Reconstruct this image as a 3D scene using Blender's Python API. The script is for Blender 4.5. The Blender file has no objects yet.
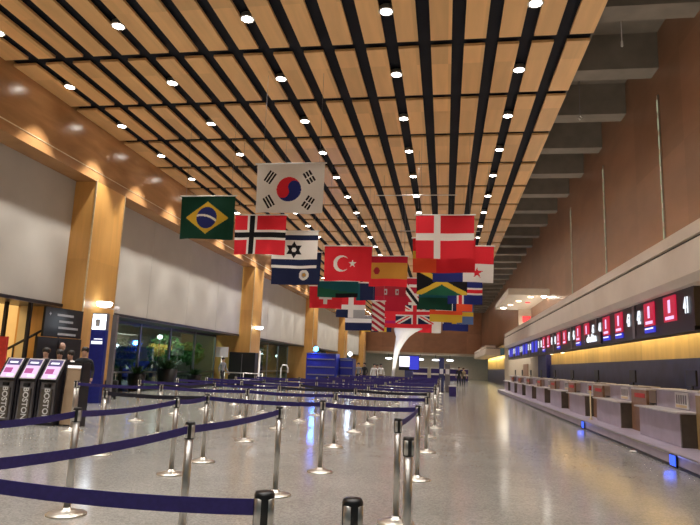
import bpy, bmesh, math, random
from mathutils import Vector, Matrix
random.seed(7)
C = bpy.context.scene.collection
PI = math.pi

# ------------------------------------------------------------------ camera
EYE = Vector((0, 0, 1.5)); FPX = 605.0
CM = Matrix(((0.987599, -0.010574, 0.15664), (0.152499, -0.172493, -0.973134), (0.03731, 0.984954, -0.168741)))
cd = bpy.data.cameras.new('camera'); cam = bpy.data.objects.new('camera', cd); C.objects.link(cam)
cam.matrix_world = Matrix.Translation(EYE) @ CM.to_4x4()
cd.sensor_width = 36; cd.lens = FPX / 700 * 36; cd.clip_end = 400; cd.clip_start = 0.05
bpy.context.scene.camera = cam

def ray(px, py): return CM @ Vector(((px - 350) / FPX, -(py - 262.5) / FPX, -1))
def at_y(px, py, Y): d = ray(px, py); return EYE + d * (Y / d.y)
def at_x(px, py, X): d = ray(px, py); return EYE + d * (X / d.x)
def at_z(px, py, Z): d = ray(px, py); return EYE + d * ((Z - 1.5) / d.z)

# ------------------------------------------------------------------ materials
def new_mat(name):
    m = bpy.data.materials.new(name); m.use_nodes = True
    return m, m.node_tree.nodes, m.node_tree.links, m.node_tree.nodes['Principled BSDF']
def plain(name, col, rough=.5, metal=0., var=.12, scale=9., spec=.5, bump=0.):
    m, n, l, b = new_mat(name)
    b.inputs['Roughness'].default_value = rough; b.inputs['Metallic'].default_value = metal
    b.inputs['Specular IOR Level'].default_value = spec
    tc = n.new('ShaderNodeTexCoord'); nz = n.new('ShaderNodeTexNoise'); nz.inputs['Scale'].default_value = scale; nz.inputs['Detail'].default_value = 5
    l.new(tc.outputs['Object'], nz.inputs['Vector'])
    r = n.new('ShaderNodeValToRGB')
    r.color_ramp.elements[0].position = .3; r.color_ramp.elements[1].position = .7
    r.color_ramp.elements[0].color = [c * (1 - var) for c in col] + [1]; r.color_ramp.elements[1].color = [min(1, c * (1 + var)) for c in col] + [1]
    l.new(nz.outputs['Fac'], r.inputs['Fac']); l.new(r.outputs['Color'], b.inputs['Base Color'])
    if bump:
        bp = n.new('ShaderNodeBump'); bp.inputs['Strength'].default_value = bump; l.new(nz.outputs['Fac'], bp.inputs['Height']); l.new(bp.outputs['Normal'], b.inputs['Normal'])
    return m
def wood(name, col, rough, stretch, var=.22, panel=None, bump=.03):
    """Grain stretched along one axis, with large panels of slightly different tone."""
    m, n, l, b = new_mat(name)
    b.inputs['Roughness'].default_value = rough
    tc = n.new('ShaderNodeTexCoord'); mp = n.new('ShaderNodeMapping'); mp.inputs['Scale'].default_value = stretch
    l.new(tc.outputs['Object'], mp.inputs['Vector'])
    nz = n.new('ShaderNodeTexNoise'); nz.inputs['Scale'].default_value = 3; nz.inputs['Detail'].default_value = 8; nz.inputs['Distortion'].default_value = .6
    l.new(mp.outputs['Vector'], nz.inputs['Vector'])
    r = n.new('ShaderNodeValToRGB'); r.color_ramp.elements[0].position = .25; r.color_ramp.elements[1].position = .75
    r.color_ramp.elements[0].color = [c * (1 - var) for c in col] + [1]; r.color_ramp.elements[1].color = [c * (1 + var) for c in col] + [1]
    l.new(nz.outputs['Fac'], r.inputs['Fac']); out = r.outputs['Color']
    if panel:
        mp2 = n.new('ShaderNodeMapping'); mp2.inputs['Scale'].default_value = panel; l.new(tc.outputs['Object'], mp2.inputs['Vector'])
        fl = n.new('ShaderNodeVectorMath'); fl.operation = 'FLOOR'; l.new(mp2.outputs['Vector'], fl.inputs[0])
        wn = n.new('ShaderNodeTexWhiteNoise'); l.new(fl.outputs['Vector'], wn.inputs['Vector'])
        mr = n.new('ShaderNodeMapRange'); mr.inputs['To Min'].default_value = .86; mr.inputs['To Max'].default_value = 1.12; l.new(wn.outputs['Value'], mr.inputs['Value'])
        mx = n.new('ShaderNodeVectorMath'); mx.operation = 'SCALE'; l.new(out, mx.inputs[0]); l.new(mr.outputs['Result'], mx.inputs['Scale']); out = mx.outputs['Vector']
    l.new(out, b.inputs['Base Color'])
    bp = n.new('ShaderNodeBump'); bp.inputs['Strength'].default_value = bump; l.new(nz.outputs['Fac'], bp.inputs['Height']); l.new(bp.outputs['Normal'], b.inputs['Normal'])
    return m
def glow(name, col, s, sample=False):
    m, n, l, b = new_mat(name)
    b.inputs['Base Color'].default_value = (.02, .02, .02, 1); b.inputs['Emission Color'].default_value = (*col, 1); b.inputs['Emission Strength'].default_value = s
    if not sample: m.cycles.emission_sampling = 'NONE'
    return m
def cloth(name, col):
    m, n, l, b = new_mat(name)
    b.inputs['Roughness'].default_value = .8; b.inputs['Specular IOR Level'].default_value = .2
    tc = n.new('ShaderNodeTexCoord'); nz = n.new('ShaderNodeTexNoise'); nz.inputs['Scale'].default_value = 60
    l.new(tc.outputs['Object'], nz.inputs['Vector'])
    r = n.new('ShaderNodeValToRGB'); r.color_ramp.elements[0].color = [c * .9 for c in col] + [1]; r.color_ramp.elements[1].color = [min(1, c * 1.08) for c in col] + [1]
    l.new(nz.outputs['Fac'], r.inputs['Fac']); l.new(r.outputs['Color'], b.inputs['Base Color'])
    t = n.new('ShaderNodeBsdfTranslucent'); l.new(r.outputs['Color'], t.inputs['Color'])
    mx = n.new('ShaderNodeMixShader'); mx.inputs[0].default_value = .35
    l.new(b.outputs[0], mx.inputs[1]); l.new(t.outputs[0], mx.inputs[2]); l.new(mx.outputs[0], n['Material Output'].inputs['Surface'])
    return m

M = {}
M['floor'] = plain('polished_terrazzo', (.34, .328, .30), .15, 0, .08, 1.2, .5)
_m = M['floor']; _n, _l = _m.node_tree.nodes, _m.node_tree.links; _b = _n['Principled BSDF']
_tc = _n.new('ShaderNodeTexCoord'); _v = _n.new('ShaderNodeTexVoronoi'); _v.inputs['Scale'].default_value = 55
_l.new(_tc.outputs['Object'], _v.inputs['Vector'])
_sp = _n.new('ShaderNodeSeparateColor'); _l.new(_v.outputs['Color'], _sp.inputs[0])
_mr = _n.new('ShaderNodeMapRange'); _mr.inputs['To Min'].default_value = .78; _mr.inputs['To Max'].default_value = 1.18; _l.new(_sp.outputs[0], _mr.inputs['Value'])
_sc = _n.new('ShaderNodeVectorMath'); _sc.operation = 'SCALE'
_l.new(_b.inputs['Base Color'].links[0].from_socket, _sc.inputs[0]); _l.new(_mr.outputs['Result'], _sc.inputs['Scale']); _l.new(_sc.outputs['Vector'], _b.inputs['Base Color'])
_nb = _n.new('ShaderNodeTexNoise'); _nb.inputs['Scale'].default_value = 14; _nb.inputs['Detail'].default_value = 3; _l.new(_tc.outputs['Object'], _nb.inputs['Vector'])
_bp = _n.new('ShaderNodeBump'); _bp.inputs['Strength'].default_value = .018; _l.new(_nb.outputs['Fac'], _bp.inputs['Height']); _l.new(_bp.outputs['Normal'], _b.inputs['Normal'])

M['ceil_wood'] = wood('ceiling_maple', (.82, .48, .20), .45, (1.2, .12, 1), .10, (1.2, .328, 1))
M['void'] = plain('black_void', (.006, .007, .014), .9)
M['bulk_wood'] = wood('polished_cherry', (.42, .215, .085), .24, (.25, .18, .8), .28, None)
M['col_wood'] = wood('column_maple', (.66, .35, .10), .32, (1.5, 1.5, .15), .10, (.01, .01, .62))
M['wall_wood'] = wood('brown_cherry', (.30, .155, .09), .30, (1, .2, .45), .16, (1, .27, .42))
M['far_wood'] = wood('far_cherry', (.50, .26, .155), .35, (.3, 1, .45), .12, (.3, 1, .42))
M['back_wood'] = wood('back_maple', (.78, .56, .24), .4, (1, .9, .15), .14, (1, .5, 1))
M['concrete'] = plain('concrete', (.23, .20, .165), .8, 0, .12, 2)
M['plaster'] = plain('warm_plaster', (.66, .58, .47), .6, 0, .05, 3)
M['fascia'] = plain('fascia_panel', (.80, .70, .60), .5, 0, .04, 1.5)
M['shade'] = plain('shade_fabric', (.52, .485, .43), .85, 0, .06, .7)
M['dark'] = plain('dark_panel', (.018, .016, .022), .35)
M['navy'] = plain('navy_panel', (.05, .06, .17), .4, 0, .3, 1.5)
M['blue'] = plain('blue_panel', (.015, .022, .24), .4)
M['steel'] = plain('brushed_steel', (.62, .60, .57), .36, 1, .06, 20)
M['chrome'] = plain('satin_base', (.85, .82, .75), .34, 1, .05, 12)
M['black'] = plain('black_plastic', (.012, .012, .013), .35)
M['belt'] = plain('purple_webbing', (.034, .022, .17), .7, 0, .15, 40)
M['darkbelt'] = plain('dark_webbing', (.02, .018, .035), .7, 0, .15, 40)
M['grey'] = plain('grey_metal', (.25, .235, .25), .35, .5, .06, 6)
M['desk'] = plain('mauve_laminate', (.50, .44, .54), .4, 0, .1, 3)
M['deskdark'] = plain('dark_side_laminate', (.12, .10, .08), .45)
M['ledge'] = plain('pale_ledge', (.72, .68, .68), .3)
M['brown'] = plain('bronze_wood', (.30, .165, .095), .35, 0, .2, 4)
M['olive'] = plain('tan_wood', (.38, .26, .11), .35, 0, .15, 4)
M['white'] = plain('white_paint', (.82, .80, .76), .45, 0, .04)
M['paper'] = plain('white_paper', (.85, .83, .85), .6, 0, .03)
M['red'] = plain('red_paint', (.62, .04, .03), .5)
M['tan'] = plain('tan_panel', (.52, .37, .24), .5, 0, .06, 2)
M['cream'] = plain('cream_wall', (.78, .62, .36), .55, 0, .05, 2)
M['pink'] = plain('skin', (.55, .33, .24), .55, 0, .05)
M['hair'] = plain('dark_hair', (.02, .014, .01), .6)
M['leaf'] = plain('leaf_green', (.06, .19, .05), .5, 0, .4, 6)
M['darkleaf'] = plain('dark_leaf_green', (.03, .085, .025), .5, 0, .4, 6)
M['soil'] = plain('potting_soil', (.03, .02, .015), .9)
M['bark'] = plain('bark', (.08, .05, .03), .8)
M['asphalt'] = plain('asphalt', (.03, .03, .032), .8)
M['trim'] = plain('pale_metal_edge', (.80, .66, .42), .3, .6)
M['lamp'] = glow('downlight_glow', (1, .93, .82), 34)
M['warm_lamp'] = glow('warm_lamp_glow', (1, .72, .45), 6)
M['white_lamp'] = glow('white_lamp_glow', (.9, .95, 1), 6)
M['blue_lamp'] = glow('blue_lamp_glow', (.04, .12, 1), 1.6)
M['beacon'] = glow('beacon_glow', (.03, .16, 1), 26)
M['white_beacon'] = glow('white_beacon_glow', (.8, .9, 1), 14)
M['red_lamp'] = glow('red_lamp_glow', (1, .06, .06), 1.6)
M['scr_white'] = glow('white_screen', (.95, .93, 1), 1.6)
M['pylon_light'] = glow('pylon_light', (.80, .90, 1), 5, True)
M['scr_red'] = glow('red_screen', (.75, .02, .07), .75)
M['scr_blue'] = glow('blue_screen', (.04, .05, .75), .9)
M['scr_pink'] = glow('pink_screen', (.90, .62, .98), 1.2)
M['scr_mag'] = glow('magenta_screen', (.75, .12, .45), .75)
M['scr_head'] = glow('screen_header', (.16, .12, .36), .6)
M['scr_dark'] = glow('dark_screen', (.012, .012, .03), .5)
M['sign_white'] = glow('lit_white_sign', (.88, .93, 1), 1.4)
M['letter'] = plain('white_lettering', (.82, .82, .82), .5)
M['dimletter'] = plain('grey_lettering', (.45, .45, .47), .5)
M['strip_sheen'] = glow('strip_sheen_glow', (.72, .78, .5), .45)  # emission stands in for light caught by the metal wall strips
def window_glass():
    m, n, l, b = new_mat('window_glass')
    g = n.new('ShaderNodeBsdfGlossy'); g.inputs['Roughness'].default_value = .03; g.inputs['Color'].default_value = (.8, .9, .9, 1)
    t = n.new('ShaderNodeBsdfTransparent'); t.inputs['Color'].default_value = (.75, .86, .82, 1)
    lw = n.new('ShaderNodeLayerWeight'); lw.inputs['Blend'].default_value = .35
    f = n.new('ShaderNodeMapRange'); f.inputs['To Min'].default_value = .02; f.inputs['To Max'].default_value = .30; l.new(lw.outputs['Facing'], f.inputs['Value'])
    mx = n.new('ShaderNodeMixShader'); l.new(f.outputs[0], mx.inputs[0]); l.new(t.outputs[0], mx.inputs[1]); l.new(g.outputs[0], mx.inputs[2])
    l.new(mx.outputs[0], n['Material Output'].inputs['Surface'])
    return m
M['glass'] = window_glass()

# ------------------------------------------------------------------ mesh helper
class MB:
    def __init__(s): s.v = []; s.f = []; s.mi = []; s.mats = []; s.smooth = []
    def slot(s, m):
        m = M[m] if isinstance(m, str) else m
        if m not in s.mats: s.mats.append(m)
        return s.mats.index(m)
    def add(s, vs, fs, m, smooth=False):
        o = len(s.v); k = s.slot(m); s.v += [tuple(v) for v in vs]
        for f in fs: s.f.append([i + o for i in f]); s.mi.append(k); s.smooth.append(smooth)
        return s
    def box(s, x0, x1, y0, y1, z0, z1, m):
        vs = [(x, y, z) for z in (z0, z1) for y in (y0, y1) for x in (x0, x1)]
        return s.add(vs, [(0, 2, 3, 1), (4, 5, 7, 6), (0, 1, 5, 4), (2, 6, 7, 3), (0, 4, 6, 2), (1, 3, 7, 5)], m)
    def prism(s, pts, axis, a, b, m):
        """Polygon PTS in the plane across AXIS, swept from a to b."""
        n = len(pts)
        def P(p, t): return {'x': (t, p[0], p[1]), 'y': (p[0], t, p[1]), 'z': (p[0], p[1], t)}[axis]
        vs = [P(p, a) for p in pts] + [P(p, b) for p in pts]
        return s.add(vs, [list(range(n))[::-1], list(range(n, 2 * n))] + [(i, (i + 1) % n, n + (i + 1) % n, n + i) for i in range(n)], m)
    def lathe(s, prof, m, c=(0, 0, 0), n=24, smooth=True):
        vs = []; fs = []
        for r, z in prof:
            for k in range(n): a = 2 * PI * k / n; vs.append((c[0] + r * math.cos(a), c[1] + r * math.sin(a), c[2] + z))
        for i in range(len(prof) - 1):
            for k in range(n): k2 = (k + 1) % n; fs.append((i * n + k, i * n + k2, (i + 1) * n + k2, (i + 1) * n + k))
        fs.append(list(range(n))[::-1]); fs.append([(len(prof) - 1) * n + k for k in range(n)])
        return s.add(vs, fs, m, smooth)
    def tube(s, pts, r, m, n=8, smooth=True):
        pts = [Vector(p) for p in pts]; vs = []; fs = []
        rs = r if isinstance(r, (list, tuple)) else [r] * len(pts)
        for i, p in enumerate(pts):
            d = (pts[min(i + 1, len(pts) - 1)] - pts[max(i - 1, 0)]).normalized()
            u = d.cross(Vector((0, 0, 1)) if abs(d.z) < .9 else Vector((1, 0, 0))).normalized(); w = d.cross(u)
            for k in range(n): a = 2 * PI * k / n; vs.append(p + (u * math.cos(a) + w * math.sin(a)) * rs[i])
        for i in range(len(pts) - 1):
            for k in range(n): k2 = (k + 1) % n; fs.append((i * n + k, i * n + k2, (i + 1) * n + k2, (i + 1) * n + k))
        fs.append(list(range(n))[::-1]); fs.append([(len(pts) - 1) * n + k for k in range(n)])
        return s.add(vs, fs, m, smooth)
    def build(s, name, parent=None, bevel=0, loc=None):
        me = bpy.data.meshes.new(name); me.from_pydata(s.v, [], s.f)
        for m in s.mats: me.materials.append(m)
        for p, k, sm in zip(me.polygons, s.mi, s.smooth): p.material_index = k; p.use_smooth = sm
        bm = bmesh.new(); bm.from_mesh(me); bmesh.ops.recalc_face_normals(bm, faces=bm.faces); bm.to_mesh(me); bm.free()
        me.update()
        o = bpy.data.objects.new(name, me); C.objects.link(o); o.parent = parent
        if loc: o.location = loc
        if bevel:
            b = o.modifiers.new('bevel', 'BEVEL'); b.width = bevel; b.segments = 2; b.limit_method = 'ANGLE'
        return o
def tag(o, label, cat, group=None):
    o['label'] = label; o['category'] = cat
    if group: o['group'] = group
    return o
def thing(name, label, cat, loc=(0, 0, 0), rz=0, group=None):
    o = bpy.data.objects.new(name, None); C.objects.link(o); o.location = loc; o.rotation_euler = (0, 0, rz); o.empty_display_size = .2
    return tag(o, label, cat, group)
def struct(o): o['kind'] = 'structure'; return o
def text(name, s, size, m, parent=None, loc=(0, 0, 0), rot=(PI / 2, 0, 0), depth=.004, bold=True, sx=1):
    cu = bpy.data.curves.new(name, 'FONT'); cu.body = s; cu.size = size; cu.extrude = depth; cu.align_x = 'CENTER'; cu.align_y = 'CENTER'
    if bold: cu.offset = size * .018
    t = bpy.data.objects.new(name, cu); C.objects.link(t)
    dg = bpy.context.evaluated_depsgraph_get(); me = bpy.data.meshes.new_from_object(t.evaluated_get(dg))
    bpy.data.objects.remove(t)
    me.materials.clear(); me.materials.append(M[m])
    o = bpy.data.objects.new(name, me); C.objects.link(o); o.parent = parent; o.location = loc; o.rotation_euler = rot; o.scale = (sx, 1, 1)
    return o
def copy_tree(o, parent=None):
    c = o.copy(); C.objects.link(c)
    if parent is not None: c.parent = parent
    for ch in list(o.children): copy_tree(ch, c)
    return c
ORD = 'zeroth first second third fourth fifth sixth seventh eighth ninth tenth eleventh twelfth thirteenth fourteenth fifteenth sixteenth seventeenth eighteenth nineteenth twentieth'.split()
def nth(k):
    if k <= 20: return ORD[k]
    return 'twenty-' + ORD[k - 20]

# ------------------------------------------------------------------ the shell
ZC = 9.57; CP = 3.05; SP = .83; X0 = -11.38; CY0 = 14.2
YB, YF = -8.0, 97.0
struct(MB().box(-24, 9, YB, 125, -.2, 0, 'floor').build('floor'))
c = MB()
c.box(-12.6, 3.45, YB, YF, ZC + .16, ZC + .3, 'void')
xs = [(-12.24, X0 - .155)] + [(X0 + SP * j + .155, X0 + SP * (j + 1) - .155) for j in range(17)] + [(X0 + SP * 17 + .155, 3.43)]
k0 = int((YB - CY0) / CP)
for k in range(k0, int((YF - CY0) / CP) + 1):
    ya, yb = CY0 + CP * k + .16, CY0 + CP * (k + 1) - .16
    for xa, xb in xs: c.box(xa, xb, ya, yb, ZC, ZC + .07, 'ceil_wood')
struct(c.build('ceiling'))
# right strip: concrete slab over deep cross beams
struct(MB().box(3.45, 6.2, YB, YF, 10.75, 11, 'concrete').build('ceiling_slab'))
struct(MB().box(3.43, 3.5, YB, YF, ZC + .16, 10.75, 'concrete').build('ceiling_edge'))
for k in range(-2, 26):
    y = 13.2 + 3.0 * k
    struct(MB().box(3.5, 5.62, y, y + .62, 9.72, 10.76, 'concrete').build('ceiling_beam'))
XW = 5.6
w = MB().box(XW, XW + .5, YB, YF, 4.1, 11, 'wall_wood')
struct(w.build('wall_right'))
for k, (px, py) in enumerate(((661.5, 160), (605.3, 215), (571.6, 235))):
    p = at_x(px, py, XW)
    t = MB().box(XW - .035, XW + .01, p.y - .045, p.y + .045, 4.4, 9.0, 'steel')
    for q in range(9): t.box(XW - .045, XW - .02, p.y - .03, p.y + .03, 4.5 + q * .5, 4.86 + q * .5, 'strip_sheen')
    struct(t.build('trim_%d' % (k + 1)))

# right canopy over the desks, first run and the run beyond the alcove
def canopy(y0, y1, name):
    m = MB()
    m.prism([(4.62, 3.3), (6.1, 3.3), (6.1, 4.05), (4.5, 4.05), (4.46, 3.42)], 'y', y0, y1, 'fascia')
    m.box(4.58, 6.1, y0, y1, 4.05, 4.12, 'void')
    m.box(4.5, XW + .1, y0, y1, 4.12, 4.36, 'fascia')
    return struct(m.build(name))
canopy(4, 48, 'trim_4'); canopy(70, YF, 'trim_5')
struct(MB().box(6.0, 6.75, 4, 48, 3.1, 3.42, 'dark').build('ceiling_recess'))
b = MB(); b.box(6.6, 6.8, 4, 40, 2.05, 3.4, 'back_wood'); struct(b.build('wall_back'))
struct(MB().box(6.5, 6.8, 4, 40, 0, 2.05, 'navy').build('wall_dado'))
struct(MB().box(6.55, 6.8, 43.5, 70, 0, 4.2, 'plaster').build('wall_alcove'))
struct(MB().box(6.3, 6.8, 40, 43.5, 0, 3.4, 'blue').build('wall_blue_pier'))
d1 = struct(MB().box(6.5, 6.56, 50.3, 53.2, 0, 2.2, 'brown').build('door_1'))
MB().tube([(6.46, 50.6, 1.0), (6.46, 50.9, 1.0)], .02, 'steel').build('door_handle', d1)
b = MB(); b.box(6.6, 6.8, 70, YF, 1.8, 3.4, 'back_wood'); b.box(6.55, 6.8, 70, YF, 0, 1.8, 'navy'); struct(b.build('wall_back_beyond'))
struct(MB().box(5.6, 6.8, 48, 70, 4.12, 4.3, 'plaster').build('ceiling_alcove'))

# far end: brown bulkhead over a low opening
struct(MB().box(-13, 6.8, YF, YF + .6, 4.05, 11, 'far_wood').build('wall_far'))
struct(MB().box(-13, 6.8, YF - .15, YF + 8, 3.75, 4.05, 'plaster').build('trim_6'))
struct(MB().box(-14, 8, 108, 108.4, 0, 4, 'plaster').build('wall_end'))

# left: flush bulkhead and columns, shades set back, glass further back
XB = -12.25
m = MB(); m.box(-13.3, XB, YB, YF, 7.62, ZC + .3, 'bulk_wood')
m.box(-13.3, XB + .012, YB, YF, 7.93, 7.965, 'trim')
struct(m.build('wall_left'))
COLS = [19.03 + 18.4 * k for k in range(-1, 5)]
for y in COLS:
    m = MB(); m.box(-14.7, XB + .006, y, y + 1.95, 0, 7.62, 'col_wood')
    m.box(XB - .03, XB + .015, y - .012, y + .03, 0, 7.7, 'trim'); m.box(XB - .03, XB + .015, y + 1.92, y + 1.962, 0, 7.7, 'trim')
    struct(m.build('column'))
struct(MB().box(-14.8, -13.02, YB, YF, 3.14, 3.24, 'dark').build('ceiling_ledge'))
names = ['nearest the camera, cut by the left edge', 'between the first and second wood columns', 'between the second and third wood columns', 'between the third and fourth wood columns', 'between the fourth and fifth wood columns']
for k in range(5):
    ya, yb = COLS[k] + 1.97, COLS[k + 1] - .02
    r = thing('roller_shade', 'tall tan roller shade ' + names[k], 'window shade', (-13.05, (ya + yb) / 2, 3.12), 0, 'roller shades along the left wall')
    n = 4; wd = (yb - ya) / n
    for q in range(n):
        MB().box(-.02, .0, -((yb - ya) / 2) + q * wd + .012, -((yb - ya) / 2) + (q + 1) * wd - .012, .03, 4.6, 'shade').build('fabric_panel', r)
    MB().box(-.035, .02, -(yb - ya) / 2 + .01, (yb - ya) / 2 - .01, 0, .06, 'grey').build('bottom_rail', r)
# windows
for k in range(1, 5):
    ya, yb = COLS[k] + 1.95, COLS[k + 1]
    f = MB(); n = 5; wd = (yb - ya) / n
    for q in range(n + 1): f.box(-14.66, -14.54, ya + q * wd - .05, ya + q * wd + .05, 0, 3.14, 'grey')
    f.box(-14.65, -14.55, ya, yb, 3.02, 3.14, 'dark'); f.box(-14.66, -14.5, ya, yb, .80, .88, 'grey'); f.box(-14.65, -14.55, ya, yb, 0, .18, 'dark')
    wn = struct(f.build('window_%d' % k))
    MB().box(-14.605, -14.595, ya + .03, yb - .03, .18, 3.02, 'glass').build('pane', wn)
# outdoors behind the glass
struct(MB().box(-60, -24, YB, 125, -.2, -.05, 'asphalt').build('ground'))
struct(MB().box(-27, -26.6, 24, 110, -.05, 5, 'concrete').build('wall_outside'))
# lit stair hall behind the near left bay
struct(MB().box(-21.4, -21, 2, 21.5, 0, 6, 'cream').build('wall_stair'))
struct(MB().box(-21, -14.8, 21.2, 21.5, 0, 6, 'cream').build('wall_stair_end'))
struct(MB().box(-21, -14.8, 2, 21.5, 4.6, 4.8, 'cream').build('ceiling_stair'))
p0, p1 = at_x(31, 305, -14.2), at_x(44.5, 305, -14.2)
struct(MB().box(-14.6, -14.2, p0.y, p1.y, 0, 3.14, 'cream').build('wall_pilaster'))

# ------------------------------------------------------------------ downlights
dl = MB().lathe([(.16, 0), (.16, -.10), (.175, -.10), (.175, -.115), (.15, -.115)], 'white')
dproto = None
ROWN = ['ceiling row along the left wall', 'second ceiling row from the left', 'middle ceiling row', 'second ceiling row from the right', 'rightmost ceiling row']
spot = bpy.data.lights.new('downlight_lamp', 'SPOT'); spot.energy = 520; spot.spot_size = math.radians(74); spot.spot_blend = .5; spot.color = (1, .96, .91); spot.shadow_soft_size = .1
wspot = spot.copy(); wspot.energy = 1150
def visible(p):
    v = CM.transposed() @ (Vector(p) - EYE)
    if v.z > -.1: return False
    x, y = 350 + FPX * v.x / -v.z, 262.5 - FPX * v.y / -v.z
    return -4 < x < 704 and -4 < y < 529
for r in range(5):
    x = X0 + 4 * SP * r; seen = 0
    for k in range(-6, 27):
        y = 12.67 + CP * k
        p = (x, y, ZC + .10)
        vis = visible(p)
        if vis: seen += 1
        if vis: lab = 'round downlight, %s from the near end of the %s' % (nth(seen), ROWN[r])
        if vis:
            if dproto is None:
                dproto = thing('downlight', lab, 'ceiling light', p, 0, 'downlights in the slatted ceiling')
                hs = dl.build('housing', dproto); MB().lathe([(.148, -.095), (.148, -.108), (.12, -.12)], 'lamp').build('lens', dproto)
            else:
                d = copy_tree(dproto); d.location = p; d['label'] = lab
        s = bpy.data.objects.new('downlight_lamp', spot if r else wspot); C.objects.link(s); s.location = (x, y, ZC - .06)

# ------------------------------------------------------------------ belt stanchions
def post_parts(root):
    MB().lathe([(.185, 0), (.185, .012), (.175, .02), (.10, .038), (.05, .052), (.04, .07)], 'chrome', n=32).build('base', root)
    MB().lathe([(.033, .05), (.033, .90)], 'steel', n=20).build('post', root)
    h = MB().lathe([(.036, .86), (.041, .866), (.041, .985), (.036, .998), (.02, 1.0)], 'black', n=16)
    for k in range(4):
        a = PI / 4 + k * PI / 2 + .35
        h.lathe([(.012, .868), (.0215, .872), (.0215, .974), (.012, .978)], 'steel', c=(.0245 * math.cos(a), .0245 * math.sin(a), 0), n=12)
    h.build('head', root)
sproto = None; POSTS = {}
def stanchion(key, x, y, label):
    global sproto
    if sproto is None:
        s = thing('belt_stanchion', label, 'stanchion', (x, y, 0), 0, 'belt stanchions of the queue'); post_parts(s); sproto = s
    else:
        s = thing('belt_stanchion', label, 'stanchion', (x, y, 0), 0, 'belt stanchions of the queue')
        for ch in sproto.children:
            if ch.name.split('.')[0] != 'belt':
                q = ch.copy(); C.objects.link(q); q.parent = s
    POSTS[key] = s; return s
def belt(a, b, mat='belt', sag=.02):
    """Webbing pulled out of the head of post a and clipped into b (a post or a point)."""
    A = POSTS[a].location; B = POSTS[b].location if isinstance(b, str) else Vector((b[0], b[1], 0))
    d = B - A; L = d.length; u = d / L; n = Vector((-u.y, u.x, 0)) * .002; N = 10; vs = []; fs = []
    for i in range(N + 1):
        t = i / N; p = u * (.041 + (L - .082) * t); s = -sag * 4 * t * (1 - t)
        for z in (.905, .967): vs += [p + n + Vector((0, 0, z + s)), p - n + Vector((0, 0, z + s))]
    for i in range(N):
        o = i * 4; q = o + 4
        fs += [(o, o + 2, q + 2, q), (o + 1, q + 1, q + 3, o + 3), (o + 2, o + 3, q + 3, q + 2), (o, q, q + 1, o + 1)]
    e = N * 4; fs += [(0, 1, 3, 2), (e, e + 2, e + 3, e + 1)]
    MB().add(vs, fs, mat).build('belt', POSTS[a])
ST = 'steel belt stanchion '
stanchion('P', -3.56, 5.63, ST + 'at the left, whose round base shows by the bottom edge')
stanchion('P1', -.70, 2.44, ST + 'closest to the camera, its lower half cut off')
stanchion('P0', -.345, 2.43, ST + 'close by the bottom edge with no belt attached')
stanchion('Q', -.26, 4.66, ST + 'thickest of the pair standing free at the aisle corner')
stanchion('X', -.46, 6.28, ST + 'at the end of the short diagonal belt by the aisle')
stanchion('W', -.36, 8.70, ST + 'at the bend where the long belt turns back towards the camera')
stanchion('R', -2.07, 4.89, ST + 'where the middle foreground belt passes, left of centre')
stanchion('S', -1.92, 7.12, ST + 'at the far end of the middle foreground belt')
stanchion('T', -3.57, 7.92, ST + 'on the left belt, just before its corner post')
stanchion('U', -3.58, 9.02, ST + 'at the corner where the left belt meets the long cross belt')
stanchion('V', -1.74, 8.82, ST + 'halfway along the long cross belt')
stanchion('a', -5.28, 9.05, ST + 'at the left end of the long cross belt')
stanchion('t', -7.45, 11.7, ST + 'standing beside the tan podium')
stanchion('L0', *at_z(-40, 481, .936).xy, ST + 'outside the left edge holding the nearest belt')
stanchion('L1', *at_z(-60, 471, .936).xy, ST + 'outside the left edge holding the middle belt')
stanchion('L2', *at_z(-50, 428, .936).xy, ST + 'outside the left edge holding the left belt')
belt('P1', 'L0'); belt('R', 'L1', sag=.03); belt('S', 'R'); belt('P', 'L2'); belt('T', 'P', sag=.03); belt('U', 'T'); belt('U', 'a', 'darkbelt'); belt('V', 'U'); belt('W', 'V'); belt('X', 'W')
rowY = [11.65, 14.2, 16.4, 18.5, 21.2, 23.4, 26.2, 29, 32, 35.5, 39.5]
COLX = [-.3, -2.05, -3.8, -5.55, -7.4]
for i, y in enumerate(rowY):
    ncol = 5 if i < 6 else 4
    for j in range(ncol):
        key = 'g%d_%d' % (i, j)
        pos = ['at the aisle end', 'second from the aisle', 'third from the aisle', 'fourth from the aisle', 'fifth from the aisle'][j]
        stanchion(key, COLX[j] + random.uniform(-.06, .06), y + random.uniform(-.15, .15), 'steel belt stanchion ' + pos + ' in the %s row beyond the long cross belt' % nth(i + 1))
    for j in range(ncol - 1): belt('g%d_%d' % (i, j), 'g%d_%d' % (i, j + 1), 'darkbelt' if i in (1,) and j < 2 else 'belt')
for i in range(0, len(rowY) - 1):
    if i % 2 == 0: belt('g%d_%d' % (i, 3), 'g%d_%d' % (i + 1, 3), 'darkbelt')
belt('g1_1', 'g2_2', 'darkbelt')

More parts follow.
